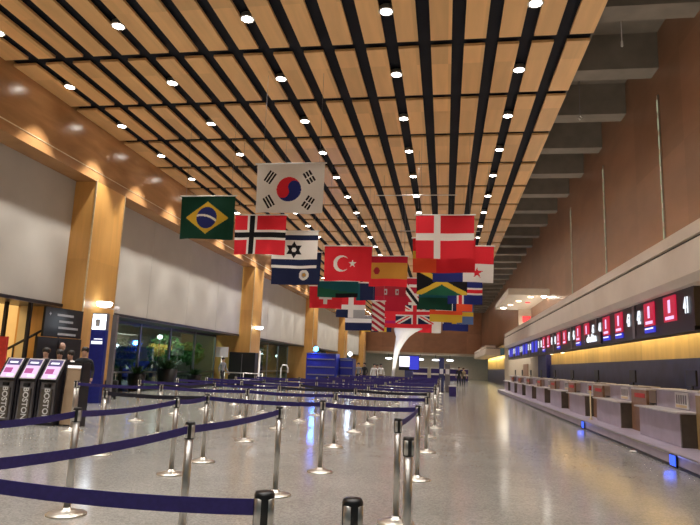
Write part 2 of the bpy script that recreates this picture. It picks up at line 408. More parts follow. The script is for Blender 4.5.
# ------------------------------------------------------------------ flags
FC = dict(red=(.78, .03, .045), orange=(.9, .11, .04), white=(.88, .85, .78), blue=(.025, .035, .19), navy=(.018, .025, .075), black=(.012, .012, .014), green=(.02, .12, .065),
          dkgreen=(.012, .065, .04), teal=(.015, .11, .13), yellow=(.78, .52, .05), gold=(.62, .30, .05), maroon=(.36, .025, .04), grey=(.42, .42, .40), magenta=(.5, .02, .16), sky=(.12, .2, .42), brick=(.50, .02, .045))
FM = {k: cloth('flag_' + k, v) for k, v in FC.items()}
def star(u, v, cx, cy, r, asp, n=5):
    x, y = (u - cx) * asp, v - cy; d = math.hypot(x, y)
    if d > r: return False
    if d < 1e-6: return True
    a = (math.atan2(y, x) - PI / 2) % (2 * PI / n); a = min(a, 2 * PI / n - a)
    inner = .382 * r; h = PI / n
    x1, y1 = r, 0; x2, y2 = inner * math.cos(h), inner * math.sin(h)
    px, py = d * math.cos(a), d * math.sin(a)
    return (x2 - x1) * (py - y1) - (y2 - y1) * (px - x1) >= 0
def brazil(u, v, s):
    x, y = (u - .5), (v - .5)
    if (x * s) ** 2 + y * y < .25 ** 2:
        return 'white' if abs(math.hypot((u - .40) * s, v + .02) - .58) < .025 else 'blue'
    return 'yellow' if abs(x) / .40 + abs(y) / .38 < 1 else 'dkgreen'
def korea(u, v, s):
    x, y = (u - .49) * s, v - .48; d = math.hypot(x, y)
    if d < .25:
        a = math.radians(-25); xr, yr = x * math.cos(a) - y * math.sin(a), x * math.sin(a) + y * math.cos(a)
        if math.hypot(xr + .125, yr) < .125: return 'red'
        if math.hypot(xr - .125, yr) < .125: return 'blue'
        return 'red' if yr > 0 else 'blue'
    for sx in (-1, 1):
        for sy in (-1, 1):
            cx, cy = sx * .40, sy * .255
            a = math.atan2(cy, cx); rx = (x - cx) * math.cos(a) + (y - cy) * math.sin(a); ry = -(x - cx) * math.sin(a) + (y - cy) * math.cos(a)
            if abs(ry) < .125:
                for o in (-.062, 0, .062):
                    if abs(rx - o) < .02:
                        broken = (sx > 0 and sy < 0) or (sx > 0 and o == 0 and sy > 0) or (sx < 0 and sy < 0 and abs(o) > 0 and False) or (sx > 0 and sy > 0 and abs(o) > .01)
                        return 'white' if broken and abs(ry) < .014 else 'black'
    return 'white'
def nordic(bg, c1, c2, w1, w2, cx=.37):
    def f(u, v, s):
        d = min(abs(u - cx) * s, abs(v - .5))
        return c2 if c2 and d < w2 else c1 if d < w1 else bg
    return f
def israel(u, v, s):
    if .08 < v < .24 or .76 < v < .90: return 'navy'
    x, y = (u - .49) * s, v - .5; R = .21
    for sg in (1, -1):
        dd = [x * math.cos(a) + sg * y * math.sin(a) for a in (-PI / 2, PI / 6, 5 * PI / 6)]
        m_ = max(dd)
        if R * .5 - .045 < m_ < R * .5 + .01: return 'black'
    return 'white'
def turkey(u, v, s):
    x, y = (u - .36) * s, v - .5
    if math.hypot(x, y) < .24 and math.hypot(x - .065, y) > .19: return 'white'
    return 'white' if star(u, v, .60, .5, .12, s) else 'red'
def seal(u, v, s):
    d = math.hypot((u - .66) * s, v - .30)
    return 'gold' if d < .055 else 'grey' if d < .08 else 'white' if d < .16 else 'navy'
def spain(u, v, s):
    if .25 < v < .78: return 'maroon' if math.hypot((u - .2) * s, (v - .52) * .8) < .10 else 'gold'
    return 'red' if v < .25 else 'brick'
def panama(u, v, s):
    if u > .5: return 'red' if v > .5 else ('red' if star(u, v, .73, .26, .16, s) else 'white')
    return 'white' if v > .5 else 'blue'
def jamaica(u, v, s):
    x, y = u - .5, v - .5
    if abs(abs(x) - abs(y)) < .10: return 'yellow'
    return 'black' if abs(x) > abs(y) else 'green'
def uk(u, v, s):
    x, y = u - .5, v - .5
    if min(abs(x) * s, abs(y)) < .085: return 'red'
    if min(abs(x) * s, abs(y)) < .15: return 'white'
    d = abs(abs(x) - abs(y))
    return 'red' if d < .035 else 'white' if d < .11 else 'navy'
def iceland(u, v, s): return nordic('blue', 'white', 'red', .13, .065)(u, v, s)
def trinidad(u, v, s):
    d = (u - .5) * .7 + (v - .5) * .75
    return 'black' if abs(d) < .07 else 'white' if abs(d) < .16 else 'white' if (int(v * 9) % 3 == 0 and u > .5) else 'brick'
def germany(u, v, s): return 'black' if v > .667 else 'orange' if v > .36 else 'yellow'
def sweden(u, v, s): return 'yellow' if min(abs(u - .36) * s, abs(v - .45)) < .1 else ('sky' if u > .3 else 'blue')
def ushang(u, v, s):
    if u < .02: return 'navy'
    return 'white' if int((v * 1.0 + u * .28) * 10 + .3) % 2 == 0 else 'brick'
def crest(u, v, s):
    for cx in (.35, .72):
        if abs(u - cx) < .055 and abs(v - .72) < .11: return 'grey' if (abs(u - cx) > .025 or abs(v - .72) > .05) else 'maroon'
    return 'brick' if v < .55 else 'maroon'
def swiss(u, v, s):
    x, y = abs(u - .5) * s, abs(v - .5)
    return 'white' if (x < .1 and y < .3) or (y < .1 and x < .3) else 'red'
def quarters(u, v, s):
    if abs(u - .5) < .09 or abs(v - .52) < .12: return 'white'
    if v > .5: return 'red'
    return 'navy' if u < .5 else 'grey'
def bands(*cs):
    def f(u, v, s):
        for c_, lim in cs:
            if v >= lim: return c_
        return cs[-1][0]
    return f
def cols(*cs):
    def f(u, v, s):
        for c_, lim in cs:
            if u <= lim: return c_
        return cs[-1][0]
    return f
def red_with_glow(u, v, s): return 'yellow' if u < .06 and .40 < v < .62 else 'orange' if u < .38 and v < .5 else 'red'  # orange corner paints lamp glow onto the plain red cloth
def tealgreen(u, v, s): return 'black' if (v < .28 and u > .45) else 'teal' if v > .62 - .35 * u else 'green'
def colombia(u, v, s): return 'navy' if v > .5 else ('yellow' if (u < .3 or .55 < u < .85) else 'navy')
def redwhite(u, v, s): return 'white' if u > .6 else 'red'
FL = [  # label, box in the photo, distance, design, res, droop
 ('green flag with a yellow diamond and a blue globe', 178, 239, 196, 242, 19, brazil, 110),
 ('white flag with a red and blue disc and four black bar signs', 254, 328, 163.5, 216, 15.5, korea, 150),
 ('red flag with a plain white cross, hanging right of centre', 416, 474, 215, 258, 20, nordic('red', 'white', None, .075, 0), 80),
 ('red flag with a white-edged black and navy cross', 233, 289, 215, 256, 20.6, nordic('red', 'white', 'black', .125, .065, .34), 90),
 ('white flag with two dark stripes and a six-pointed star outline', 271, 320, 231, 269, 23.5, israel, 100),
 ('red flag with a white crescent and star', 324, 373, 246, 281, 24, turkey, 100),
 ('navy flag with a round pale seal, half behind the star flag', 271, 323, 252, 285, 25.5, seal, 80),
 ('plain orange-red flag showing below the white-cross flag', 413, 475, 238, 272, 21.8, red_with_glow, 50),
 ('red, gold and red banded flag with a small emblem', 369, 408, 256, 286, 27, spain, 60),
 ('quartered flag of red, white and blue with a red star', 433, 493, 246, 281, 23, panama, 80),
 ('flag with a yellow diagonal cross on black and green', 417, 467, 268, 294, 26, jamaica, 80),
 ('blue flag with a white-edged red cross, right of the yellow-cross flag', 448, 482, 278, 303, 29, iceland, 60),
 ('dark green flag below the yellow diagonal cross', 417, 452, 290, 309, 31, bands(('teal', .62), ('dkgreen', 0)), 30),
 ('white and red flag half hidden behind the dark green one', 436, 472, 292, 310, 33, cols(('white', .48), ('navy', .55), ('orange', 1)), 30),
 ('black, orange-red and gold banded flag', 430, 462, 301, 321, 34, germany, 40),
 ('blue flag with a pale yellow cross at the right of the cluster', 444, 473, 302, 323, 37, sweden, 50),
 ('navy flag with a white middle band low in the cluster', 443, 468, 315, 330, 41, bands(('navy', .62), ('white', .42), ('blue', 0)), 30),
 ('small red and white flag lowest at the right', 418, 441, 318, 332, 43, redwhite, 30),
 ('navy flag with a red and white cross and diagonals', 396, 434, 302, 323, 35, uk, 80),
 ('flag with a black diagonal band edged in white', 399, 419, 278, 304, 30, trinidad, 50),
 ('dark red flag with two small grey crests', 375, 406, 284, 310, 29, crest, 60),
 ('plain navy flag beside the dark red crested flag', 356, 386, 283, 300, 30, cols(('teal', .12), ('navy', 1)), 30),
 ('teal, green and black flag below the crescent flag', 317, 359, 281, 297, 28, tealgreen, 40),
 ('red flag with a short white cross, under the teal flag', 309, 343, 286, 308, 31, swiss, 50),
 ('flag quartered in red, navy and grey by a white cross', 336, 366, 297, 317, 33, quarters, 50),
 ('navy flag with a white top band below the quartered flag', 345, 385, 317, 330, 36, bands(('navy', .92), ('white', .55), ('navy', 0)), 30),
 ('narrow draped flag with slanting red and white stripes', 372, 385, 301, 330, 28.3, ushang, 60),
 ('plain red flag hanging low behind the striped one', 380, 432, 311, 327, 39, bands(('red', .45), ('magenta', .25), ('red', 0)), 30),
 ('navy and yellow flag lowest at the left of the cluster', 362, 392, 316, 331, 41, colombia, 30),
]
for i, (lab, x0, x1, y0, y1, Y, fn, N) in enumerate(FL):
    pc = at_y((x0 + x1) / 2, y0, Y); W = (x1 - x0) * Y / FPX * 1.01; H = (y1 - y0) * Y / FPX * 1.03
    lab = lab + (' on a ceiling rod' if len(lab.split()) < 11 else '')
    root = thing('hanging_flag', lab, 'flag', pc, 0, 'flags hanging from the ceiling')
    nx = N; ny = max(12, int(N * H / W)); vs = []; fs = []; mi = []; keys = []
    ph = random.uniform(0, 6); fr = random.uniform(5, 8); s = W / H
    for j in range(ny + 1):
        v = 1 - j / ny
        for k in range(nx + 1):
            u = k / nx; a = .012 + .05 * (1 - v)
            dy = a * math.sin(u * fr + ph + (1 - v) * 1.1) + .35 * a * math.sin(u * fr * 2.3 + ph * 2)
            x = (u - .5) * W * (1 - .02 * (1 - v)); z = (v - 1) * H - .02 + .012 * (1 - v) * math.sin(u * fr * .8 + ph)
            vs.append((x, dy, z))
    for j in range(ny):
        for k in range(nx):
            o = j * (nx + 1) + k; fs.append((o, o + nx + 1, o + nx + 2, o + 1))
            key = fn((k + .5) / nx, 1 - (j + .5) / ny, s)
            if key not in keys: keys.append(key)
            mi.append(keys.index(key))
    me = bpy.data.meshes.new('cloth'); me.from_pydata(vs, [], fs)
    for k in keys: me.materials.append(FM[k])
    me.polygons.foreach_set('material_index', mi); me.polygons.foreach_set('use_smooth', [True] * len(fs)); me.update()
    o = bpy.data.objects.new('cloth', me); C.objects.link(o); o.parent = root
    MB().tube([(-W / 2 - .05, 0, 0), (W / 2 + .05, 0, 0)], .022, 'white').build('rod', root)
    for sx in (-1, 1): MB().tube([(sx * W * .42, 0, .02), (sx * W * .42, 0, ZC + .155 - pc.z)], .004, 'grey', 5).build('suspension_wire', root)
# bare cross rods between flags
for q, (xa, xb, y, Y, lab) in enumerate(((376, 457, 195.5, 24.7, 'thin white empty rod above the white-cross flag'), (400, 480, 231, 32.2, 'thin white empty rod behind the white-cross flag'))):
    a, b_ = at_y(xa, y, Y), at_y(xb, y - 1, Y); b_.z = a.z
    r = thing('flag_rod', lab, 'rod', (a + b_) / 2); L = (b_ - a).length / 2
    MB().tube([(-L, 0, 0), (L, 0, 0)], .02, 'white').build('bar', r)
    for sx in (-1, 1): MB().tube([(sx * L * .8, 0, 0), (sx * L * .8, 0, ZC - a.z)], .004, 'grey', 5).build('suspension_wire', r)

# ------------------------------------------------------------------ check-in desks on the right
pl = MB(); pl.box(3.9, 5.45, 6, 47, 0, .2, 'desk'); pl.box(3.88, 3.94, 6, 47, .2, .228, 'steel'); pl.box(3.885, 3.9, 6, 47, .0, .05, 'dark'); pl.box(3.94, 5.45, 6, 47, .2, .225, 'desk')
tag(pl.build('bag_platform'), 'long low baggage platform with a steel edge along the desk fronts', 'platform')
dnames = ['first desk, cut by the right edge'] + ['%s desk from the near end' % nth(k) for k in range(2, 11)]
for k in range(10):
    y = 9.8 + 4 * k
    far = k > 5
    t = thing('check_in_desk', 'mauve check-in desk with a pale ledge, ' + dnames[k], 'counter', (4.4, y, 0), 0, 'check-in desks on the right')
    MB().box(.0, .85, -1.2, 1.25, .225, .84, 'desk').build('body', t, .012)
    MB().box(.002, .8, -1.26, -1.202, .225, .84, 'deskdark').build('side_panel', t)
    MB().box(-.1, .42, -1.28, 1.3, .84, .875, 'ledge').build('ledge', t, .006)
    bk = MB().box(.40, .85, -1.25, 1.3, .875, 1.24, 'desk').build('backer_panel', t)
    MB().box(.30, .95, -1.3, 1.36, 1.24, 1.275, 'ledge').build('counter_top', t, .006)
    pp = MB().box(.37, .398, -.62, .08, .90, 1.22, 'paper')
    for q in range(5): pp.box(.366, .372, -.55 + q * .12, -.48 + q * .12, .99, 1.17, 'grey')
    pp.box(.365, .372, -.55, .02, .92, .97, 'cream')
    pp.build('placard', bk)
    for q in (0,):
        mn = thing('desk_monitor', 'dark computer monitor on the %s' % (dnames[k].split(',')[0] + ('' if k else ' by the right edge')), 'monitor', (4.95, y - .2, 1.275), 0, 'monitors on the desks')
        MB().box(.0, .16, -.1, .1, 0, .015, 'black').build('foot', mn)
        MB().box(.06, .09, -.03, .03, .015, .16, 'black').build('neck', mn)
        MB().box(.05, .09, -.25, .25, .08, .40, 'black').build('screen', mn)
    # tan gap panel between this desk and the next
    if k < 9:
        g = thing('bag_gate', 'brown bag gate panel with a red notice, after the ' + dnames[k].split(',')[0], 'panel', (4.62, y + 2.0, 0), 0, 'bag gates between the desks')
        MB().box(.0, .06, -.56, .60, .225, 1.2, 'olive' if k < 1 else 'brown').build('panel', g)
        MB().box(.0, .3, -.57, .61, 1.2, 1.235, 'ledge').build('cap', g)
        MB().box(-.012, .0, -.45, .30, 1.02, 1.12, 'red').build('notice', g)
    if k in (2,):
        sg = thing('barrier_post', 'thin cream post with an orange top between two desks', 'post', (4.25, at_x(590.5, 404, 4.25).y, .225))
        MB().lathe([(.06, 0), (.06, .02), (.02, .03), (.02, .84)], 'cream', n=12).build('shaft', sg); MB().lathe([(.035, .84), (.04, .86), (.04, .95), (.02, .97)], 'red', n=12).build('cap', sg)
# blue floor lamps set into the platform front
for px, py, lab in ((673, 458, 'glowing blue step lamp under the nearest full desk'), (583, 424, 'glowing blue step lamp further along the desk row')):
    p = at_x(px, py, 3.87)
    l = thing('step_lamp', lab, 'lamp', (3.885, p.y, .12))
    MB().box(-.02, .0, -.16, .16, -.1, .1, 'dark').build('bezel', l); MB().box(-.03, -.015, -.13, .13, -.085, .085, 'blue_lamp').build('lens', l)
    ld = bpy.data.lights.new('step_lamp_light', 'POINT'); ld.energy = .6; ld.color = (.06, .15, 1); ld.shadow_soft_size = .08
    lo = bpy.data.objects.new('step_lamp_light', ld); C.objects.link(lo); lo.location = (3.78, p.y, .13)
p = at_z(633, 452, 0)
tag(MB().lathe([(.06, 0), (.075, .012), (.05, .03), (.015, .034)], 'white', n=11, smooth=False).build('floor_light_spot', None, 0, (p.x, p.y, 0)), 'small white disc standing in for a light spot on the floor by the desks', 'light spot')  # solid disc stands in for a bright spot of light on the floor

# ------------------------------------------------------------------ counter signs under the canopy
def digit(par, s, size, y, z, sx=.62, m='sign_white'): return text('digits', s, size, m, par, (-.02, y, z), (PI / 2, 0, -PI / 2), .006, True, sx)
bays = [at_x(693, 300, 4.76).y + 3.92 * k for k in range(9)]
for k, y0 in enumerate(bays):
    y1 = y0 + 3.75
    lab = 'black hanging counter sign %d and %d, %s from the near end' % (41 + 2 * k, 42 + 2 * k, nth(k + 1))
    t = thing('counter_sign', lab, 'sign', (4.78, y0, 2.46), 0, 'counter signs under the canopy')
    MB().box(0, .2, 0, 3.72, 0, .88, 'dark').build('housing', t); hs = t.children[0]
    MB().box(-.03, .2, 3.72, 3.92, 0, .88, 'grey').build('mullion', t)
    MB().box(-.02, .3, 0, 3.9, -.03, .06, 'dark').build('bottom_rail', t)
    digit(hs, str(41 + 2 * k), .46, .36, .48); digit(hs, str(42 + 2 * k), .46, 3.40, .48)
    for q, (ya, yb) in enumerate(((.92, 1.62), (2.26, 2.96))):
        if k < 5:
            sc = MB().box(-.03, .0, ya, yb, .24, .78, 'scr_red')
            sc.box(-.034, -.03, ya + .28, yb - .28, .42, .70, 'scr_pink'); sc.box(-.034, -.03, ya + .10, yb - .10, .28, .35, 'scr_pink')
            s_ = sc.build('screen', t)
            s_['label'] = 'red display screen with a white figure and caption'
            if q == 1 or k in (1, 2): MB().box(-.03, 0, ya, yb, .08, .21, 'scr_blue').box(-.034, -.03, ya + .08, yb - .04, .16, .19, 'scr_white').build('lower_screen', t)
        else:
            sc = MB().box(-.03, .0, ya, yb, .16, .74, 'scr_blue'); s_ = sc.build('screen', t); s_['label'] = 'blue display screen'
text_root = thing('airline_sign', 'small white lit lettering hung below the second counter sign bay', 'sign', (4.7, at_x(592, 339, 4.7).y, at_x(592, 341, 4.7).z - .08))
MB().box(.0, .05, -1.1, 1.1, -.05, .32, 'dark').build('rail', text_root)
text('lettering', 'delta', .36, 'sign_white', text_root, (-.02, 0, .16), (PI / 2, 0, -PI / 2), .01, True, 1.9)
# lamps under the canopy
for px, py, lab in ((551, 353, 'small bright lamp under the canopy, further of the pair'), (562, 351.5, 'small bright lamp under the canopy, nearer of the pair')):
    p = at_x(px, py, 5.3)
    l = thing('canopy_lamp', lab, 'lamp', (5.3, p.y, p.z)); MB().lathe([(.10, .02), (.13, 0), (.10, -.06), (.03, -.08)], 'warm_lamp', n=14).build('globe', l); MB().tube([(0, 0, .02), (0, 0, 3.31 - p.z)], .02, 'dark').build('stem', l)

# bridge slab sticking out of the right wall, with lamps and a red sign
br = thing('bridge_canopy', 'flat white canopy jutting from the right wall above the desks', 'canopy', (4.5, 38.2, 5.7))
MB().box(-1.1, 1.1, -4.2, 4.2, 0, .35, 'plaster').build('slab', br)
for q, (dx, dy, mt) in enumerate(((.2, -3.4, 'warm_lamp'), (.9, -3.6, 'lamp'), (-.2, -1.2, 'warm_lamp'), (-.45, 1.0, 'warm_lamp'), (-.7, 3.0, 'lamp'), (.4, -.6, 'red_lamp'))):
    MB().lathe([(.16, .01), (.16, -.02), (.12, -.05)], mt, c=(dx, dy, 0), n=14).build('lamp', br)
rs = thing('red_sign', 'small lit red sign on a pale panel above the canopy end', 'sign', (5.2, 41, 4.37))
MB().box(-.45, .38, .02, .14, 0, 1.25, 'plaster').build('backing', rs); MB().box(-.2, .3, -.06, .02, .38, .78, 'red_lamp').build('face', rs)
# wire pendants in the concrete strip
for px, y0, y1, Y in ((622, -8, 44, 15.0),):
    a = at_y(px, y1, Y)
    l = thing('pendant_wire', 'thin hanging wire with a small bright tip below the concrete beams', 'wire', a); MB().tube([(0, 0, .1), (0, 0, 10.76 - a.z)], .012, 'ledge', 6).build('cord', l); MB().lathe([(.012, .1), (.025, .06), (.03, -.06), (.015, -.08)], 'white', n=10).build('tip', l)
a = at_y(580, 116, 17.6)
l = thing('beam_hook', 'small pale hook fitting under a concrete beam', 'hook', a)
MB().tube([(0, 0, 0), (.05, 0, -.06), (.0, 0, -.12), (-.05, 0, -.06)], .02, 'white', 6).build('hook', l); MB().tube([(0, 0, 0), (0, 0, 10.76 - a.z)], .008, 'grey', 5).build('stem', l)

# ------------------------------------------------------------------ left side: kiosks, board, pylon
def kiosk(x, y, label):
    t = thing('check_in_kiosk', label, 'kiosk', (x, y, 0), math.radians(-4), 'self-service kiosks')
    MB().box(-.24, .24, -.2, .25, 0, .06, 'dark').build('foot', t, .01)
    MB().prism([(-.18, .06), (.16, .06), (.16, 1.0), (-.15, .92)], 'x', -.21, .21, 'grey').build('body', t, .015)
    for sx in (-1, 1): MB().prism([(-.2, .04), (.18, .04), (.14, 1.41), (.05, 1.41), (-.2, .95)], 'x', sx * .225 - .022, sx * .225 + .022, 'dark').build('side_panel', t, .008)
    MB().prism([(-.185, .93), (-.14, .90), (.12, 1.36), (.06, 1.40)], 'x', -.20, .20, 'black').build('screen_housing', t)
    s0, s1 = Vector((0, -.19, .965)), Vector((0, .055, 1.40)); d = s1 - s0; nrm = Vector((0, -d.z, d.y)).normalized() * .008
    def quad(a, b, x0, x1, o, m, mb):
        p, q = s0 + d * a + nrm * o, s0 + d * b + nrm * o; e = nrm * .4
        vs = [p + Vector((x0, 0, 0)), p + Vector((x1, 0, 0)), q + Vector((x1, 0, 0)), q + Vector((x0, 0, 0))]; vs += [v - e for v in vs]
        mb.add(vs, [(0, 1, 2, 3), (4, 7, 6, 5), (0, 4, 5, 1), (1, 5, 6, 2), (2, 6, 7, 3), (3, 7, 4, 0)], m)
    fr = MB(); quad(.0, 1.0, -.195, .195, 1, 'ledge', fr); fro = fr.build('screen_frame', t)
    sc = MB(); quad(.05, .95, -.17, .17, 1.8, 'scr_pink', sc); quad(.64, .95, -.17, .17, 2.2, 'scr_head', sc); quad(.74, .82, -.11, .10, 2.5, 'scr_white', sc); quad(.26, .50, -.15, .05, 2.2, 'scr_mag', sc); quad(.08, .2, -.02, .14, 2.2, 'scr_white', sc)
    sc.build('screen', fro)
    MB().box(-.06, .06, -.215, -.13, .80, .87, 'black').build('card_slot', t)
    MB().box(-.13, .13, -.205, -.17, .12, .76, 'deskdark').build('front_panel', t); fp = t.children[-1]
    text('lettering', 'BOSTON', .19, 'letter', fp, (0.02, -.21, .44), (PI / 2, PI / 2, 0), .003, True, .9)
    return t
K = at_z(43, 425.5, 0)
kiosk(K.x, K.y + .2, 'self-service kiosk with a lit slanted screen, beside the tan podium')
kiosk(K.x - .52, K.y + .22, 'self-service kiosk with a lit slanted screen, middle of the three')
kiosk(K.x - 1.04, K.y + .24, 'self-service kiosk with a lit slanted screen, cut by the left edge')
pd = thing('podium', 'tan podium with a dark frame standing beside the kiosks', 'podium', (K.x + .50, K.y + .22, 0), math.radians(-6))
MB().prism([(-.12, .03), (.12, .03), (.12, 1.30), (-.06, 1.30)], 'x', -.2, .2, 'tan').build('panel', pd)
for sx in (-1, 1): MB().prism([(-.15, 0), (.15, 0), (.15, 1.36), (-.1, 1.36)], 'x', sx * .22 - .025, sx * .22 + .025, 'dark').build('frame', pd)
MB().box(-.2, .2, -.08, .14, 1.30, 1.34, 'dark').build('top', pd)
MB().box(-.17, .17, -.085, -.06, 1.235, 1.285, 'scr_white').build('light_strip', pd)

A, B_ = at_y(46.5, 306, 17.0), at_y(84, 309, 18.85)
ang = math.atan2(B_.y - A.y, B_.x - A.x); Lb = math.hypot(B_.x - A.x, B_.y - A.y)
bd = thing('menu_board', 'black wall board with rows of pale lettering above the dark counter', 'sign', (A.x, A.y, 0), ang)
zt, zb = A.z, at_y(42, 336, 17.0).z
MB().box(0, Lb, 0, .08, zb, zt, 'black').build('board', bd)
rnd = random.Random(3)
for q, (xa, n) in enumerate(((.30, 9), (.36, 7), (.36, 10), (.36, 8))):
    z = zt - .22 - q * .2; x = Lb * xa
    lt = MB(); total = 0
    for w_ in range(n):
        l_ = rnd.uniform(.05, .12)
        lt.box(x, x + l_, -.008, 0, z - .035, z + .035, 'dimletter'); x += l_ + .012
    lt.build('text_line', bd)
text('arrow', '+', .2, 'dimletter', bd, (Lb * .12, -.005, zt - .22), (PI / 2, 0, 0), .003)
dk = thing('dark_counter', 'tall black back panel below the lettered board', 'counter', (A.x, A.y - .05, 0), ang)
MB().box(-.15, Lb + .1, 0, .1, 0, zb - .02, 'black').build('back_panel', dk)
ps = MB().box(.42 * Lb, .58 * Lb, -.03, 0, zb - .75, zb - .1, 'dark'); pso = ps.build('poster', dk); pso['label'] = 'small dark poster with a pale face shape'
MB().lathe([(.04, -.12), (.09, -.06), (.1, .04), (.06, .12), (.02, .14)], 'pink', c=(.5 * Lb, -.06, zb - .3), n=12).build('poster_picture', dk)
MB().box(-.2, Lb + .1, -.55, -.08, .9, .96, 'deskdark').build('worktop', dk)

P = at_y(99.5, 313, 18.55); pb = at_y(100, 330, 18.55).z
py = thing('information_pylon', 'tall blue information pylon with a white lit top panel', 'sign', (P.x, 18.6, 0), math.radians(6))
MB().box(-.25, .25, 0, .2, 0, pb, 'blue').build('body', py); MB().box(-.25, .25, 0, .2, pb, P.z, 'grey').build('head', py)
MB().box(-.22, .22, -.02, .0, pb + .02, P.z - .04, 'pylon_light').build('lit_panel', py)
MB().box(-.12, .04, -.025, -.02, pb + .12, P.z - .2, 'dimletter').build('notice', py)
MB().box(-.2, .17, -.012, 0, pb - .46, pb - .36, 'sign_white').build('lettering', py)
MB().box(-.12, .16, -.012, 0, pb - .31, pb - .28, 'scr_white').build('lettering', py)
pt = at_y(113, 315, 18.7)
mp_ = MB().box(-.08, .08, -.06, .06, 0, 2.9, 'grey'); tag(mp_.build('metal_post', None, 0, (pt.x, 18.9, 0)), 'grey square metal post right of the blue pylon', 'post')
t = thing('service_desk', 'low dark navy desk between the tan podium and the blue pylon', 'desk', (at_z(96, 398, 0).x, at_z(96, 398, 0).y + .3, 0), math.radians(-4))
MB().box(-.3, .28, -.25, .25, 0, .98, 'navy').build('body', t, .015); MB().box(-.34, .32, -.3, .3, .98, 1.03, 'black').build('top', t); MB().box(-.14, .1, -.2, -.05, 1.03, 1.06, 'paper').build('leaflet', t)
t = thing('suitcase', 'dark upright suitcase beside the low navy desk', 'suitcase', (at_z(110, 399, 0).x, at_z(110, 399, 0).y, 0), .3)
MB().box(-.22, .22, -.13, .13, .06, .68, 'black').build('shell', t, .05)
for sx in (-.15, .15):
    for sy in (-.08, .08): MB().lathe([(.028, 0), (.03, .01), (.03, .05), (.02, .062)], 'black', c=(sx, sy, 0), n=10).build('wheel', t)
MB().tube([(-.1, .08, .66), (-.1, .08, .95), (.1, .08, .95), (.1, .08, .66)], .012, 'steel').build('handle', t)
def wall_lamp(x, y, z, lab):
    l = thing('wall_lamp', lab, 'lamp', (x, y, z))
    MB().lathe([(.26, .09), (.28, .06), (.24, -.06), (.1, -.11)], 'white_lamp', n=20).build('shade', l); MB().box(-.3, .0, -.04, .04, -.02, .04, 'steel').build('bracket', l)
q = at_x(104.5, 304.5, XB + .3); wall_lamp(q.x, q.y, q.z, 'glowing oval wall lamp on the first wood column')
q = at_x(259, 328, XB + .3); wall_lamp(q.x, q.y, q.z, 'glowing oval wall lamp on the second wood column')
q = at_x(117, 309, XB + .3)
cc = thing('dome_camera', 'small round camera on an arm beside the first column lamp', 'camera', q)
MB().lathe([(.03, -.1), (.09, -.07), (.11, 0), (.08, .08), (.02, .1)], 'ledge', n=14).build('dome', cc); MB().box(-.3, .0, -.02, .02, -.02, .02, 'steel').build('arm', cc)

# stair with rail in the lit hall at the far left
sx0 = at_y(-6, 338, 18.6)
st = thing('staircase', 'open stair with a sloping dark rail in the lit hall at far left', 'stairs', (sx0.x, 18.6, 0))
for q in range(9): MB().box(q * .28, q * .28 + .3, -.1, 1.1, q * .15 + .2, q * .15 + .36, 'grey').build('step', st)
for sy in (-.1, 1.1):
    MB().tube([(-.1, sy, 1.25), (2.5, sy, 2.65)], .045, 'dark').build('handrail', st)
    for q in range(4): MB().tube([(q * .8 + .05, sy, q * .43), (q * .8 + .05, sy, q * .43 + (1.33 if q < 3 else 1.7))], .03, 'dark').build('baluster', st)
MB().box(0, 2.5, .0, 1.0, 0, .2, 'dark').build('plinth', st)
for px in (3.5, 27.5):
    q_ = at_y(px, 330, 17.6)
    t = thing('steel_post', 'tall dark steel post in the lit hall, ' + ('left of two' if px < 10 else 'right of two'), 'post', (q_.x, 17.6, 0)); MB().box(-.05, .05, -.05, .05, 0, 4.6, 'dark').build('shaft', t); MB().box(-.12, .12, -.12, .12, 0, .03, 'dark').build('foot', t)
rb = thing('red_banner', 'red panel standing below the stair at the left edge', 'panel', (at_y(1, 350, 15).x, 15, 0))
MB().box(-.13, .13, 0, .08, .2, 1.95, 'red').build('face', rb); MB().box(-.18, .18, -.1, .2, 0, .2, 'dark').build('foot', rb)

# ------------------------------------------------------------------ plants and outdoors
def plant(name, lab, x, y, pot_r, pot_h, h, n, seed, mat='leaf'):
    rr = random.Random(seed)
    t = thing(name, lab, 'plant', (x, y, 0))
    MB().lathe([(pot_r * .75, 0), (pot_r * .8, .02), (pot_r, pot_h), (pot_r * .88, pot_h), (pot_r * .85, pot_h - .05)], 'black', n=20).build('pot', t)
    MB().lathe([(pot_r * .84, pot_h - .08), (pot_r * .3, pot_h - .03)], 'soil', n=16).build('soil', t)
    lf = MB()
    for k in range(n):
        a = rr.uniform(0, 2 * PI); sp = rr.uniform(.1, 1) * pot_r * 1.2; hh = pot_h + rr.uniform(.35, 1) * h
        b0 = Vector((math.cos(a) * pot_r * .3, math.sin(a) * pot_r * .3, pot_h - .06)); tip = Vector((math.cos(a) * sp * 1.5, math.sin(a) * sp * 1.5, hh)); mid = (b0 + tip) / 2 + Vector((0, 0, .12 * h))
        sd = Vector((-math.sin(a), math.cos(a), 0)) * .045
        lf.add([b0 - sd * .4, b0 + sd * .4, mid + sd, mid - sd, tip], [(0, 1, 2, 3), (3, 2, 4)], mat)
    lf.build('leaves', t)
q = at_y(150, 384, 29); plant('potted_plant', 'leafy green plant in a black pot beside the window', -13.95, 29.5, .52, 1.02, .55, 110, 1, 'darkleaf')
plant('potted_plant', 'smaller leafy plant in a black pot left of the bigger one', -14.05, 26.6, .42, .8, .45, 70, 2, 'darkleaf')
plant('potted_plant', 'leafy plant in a black pot further along the window', -14.05, 33.2, .42, .7, .4, 70, 3, 'darkleaf')
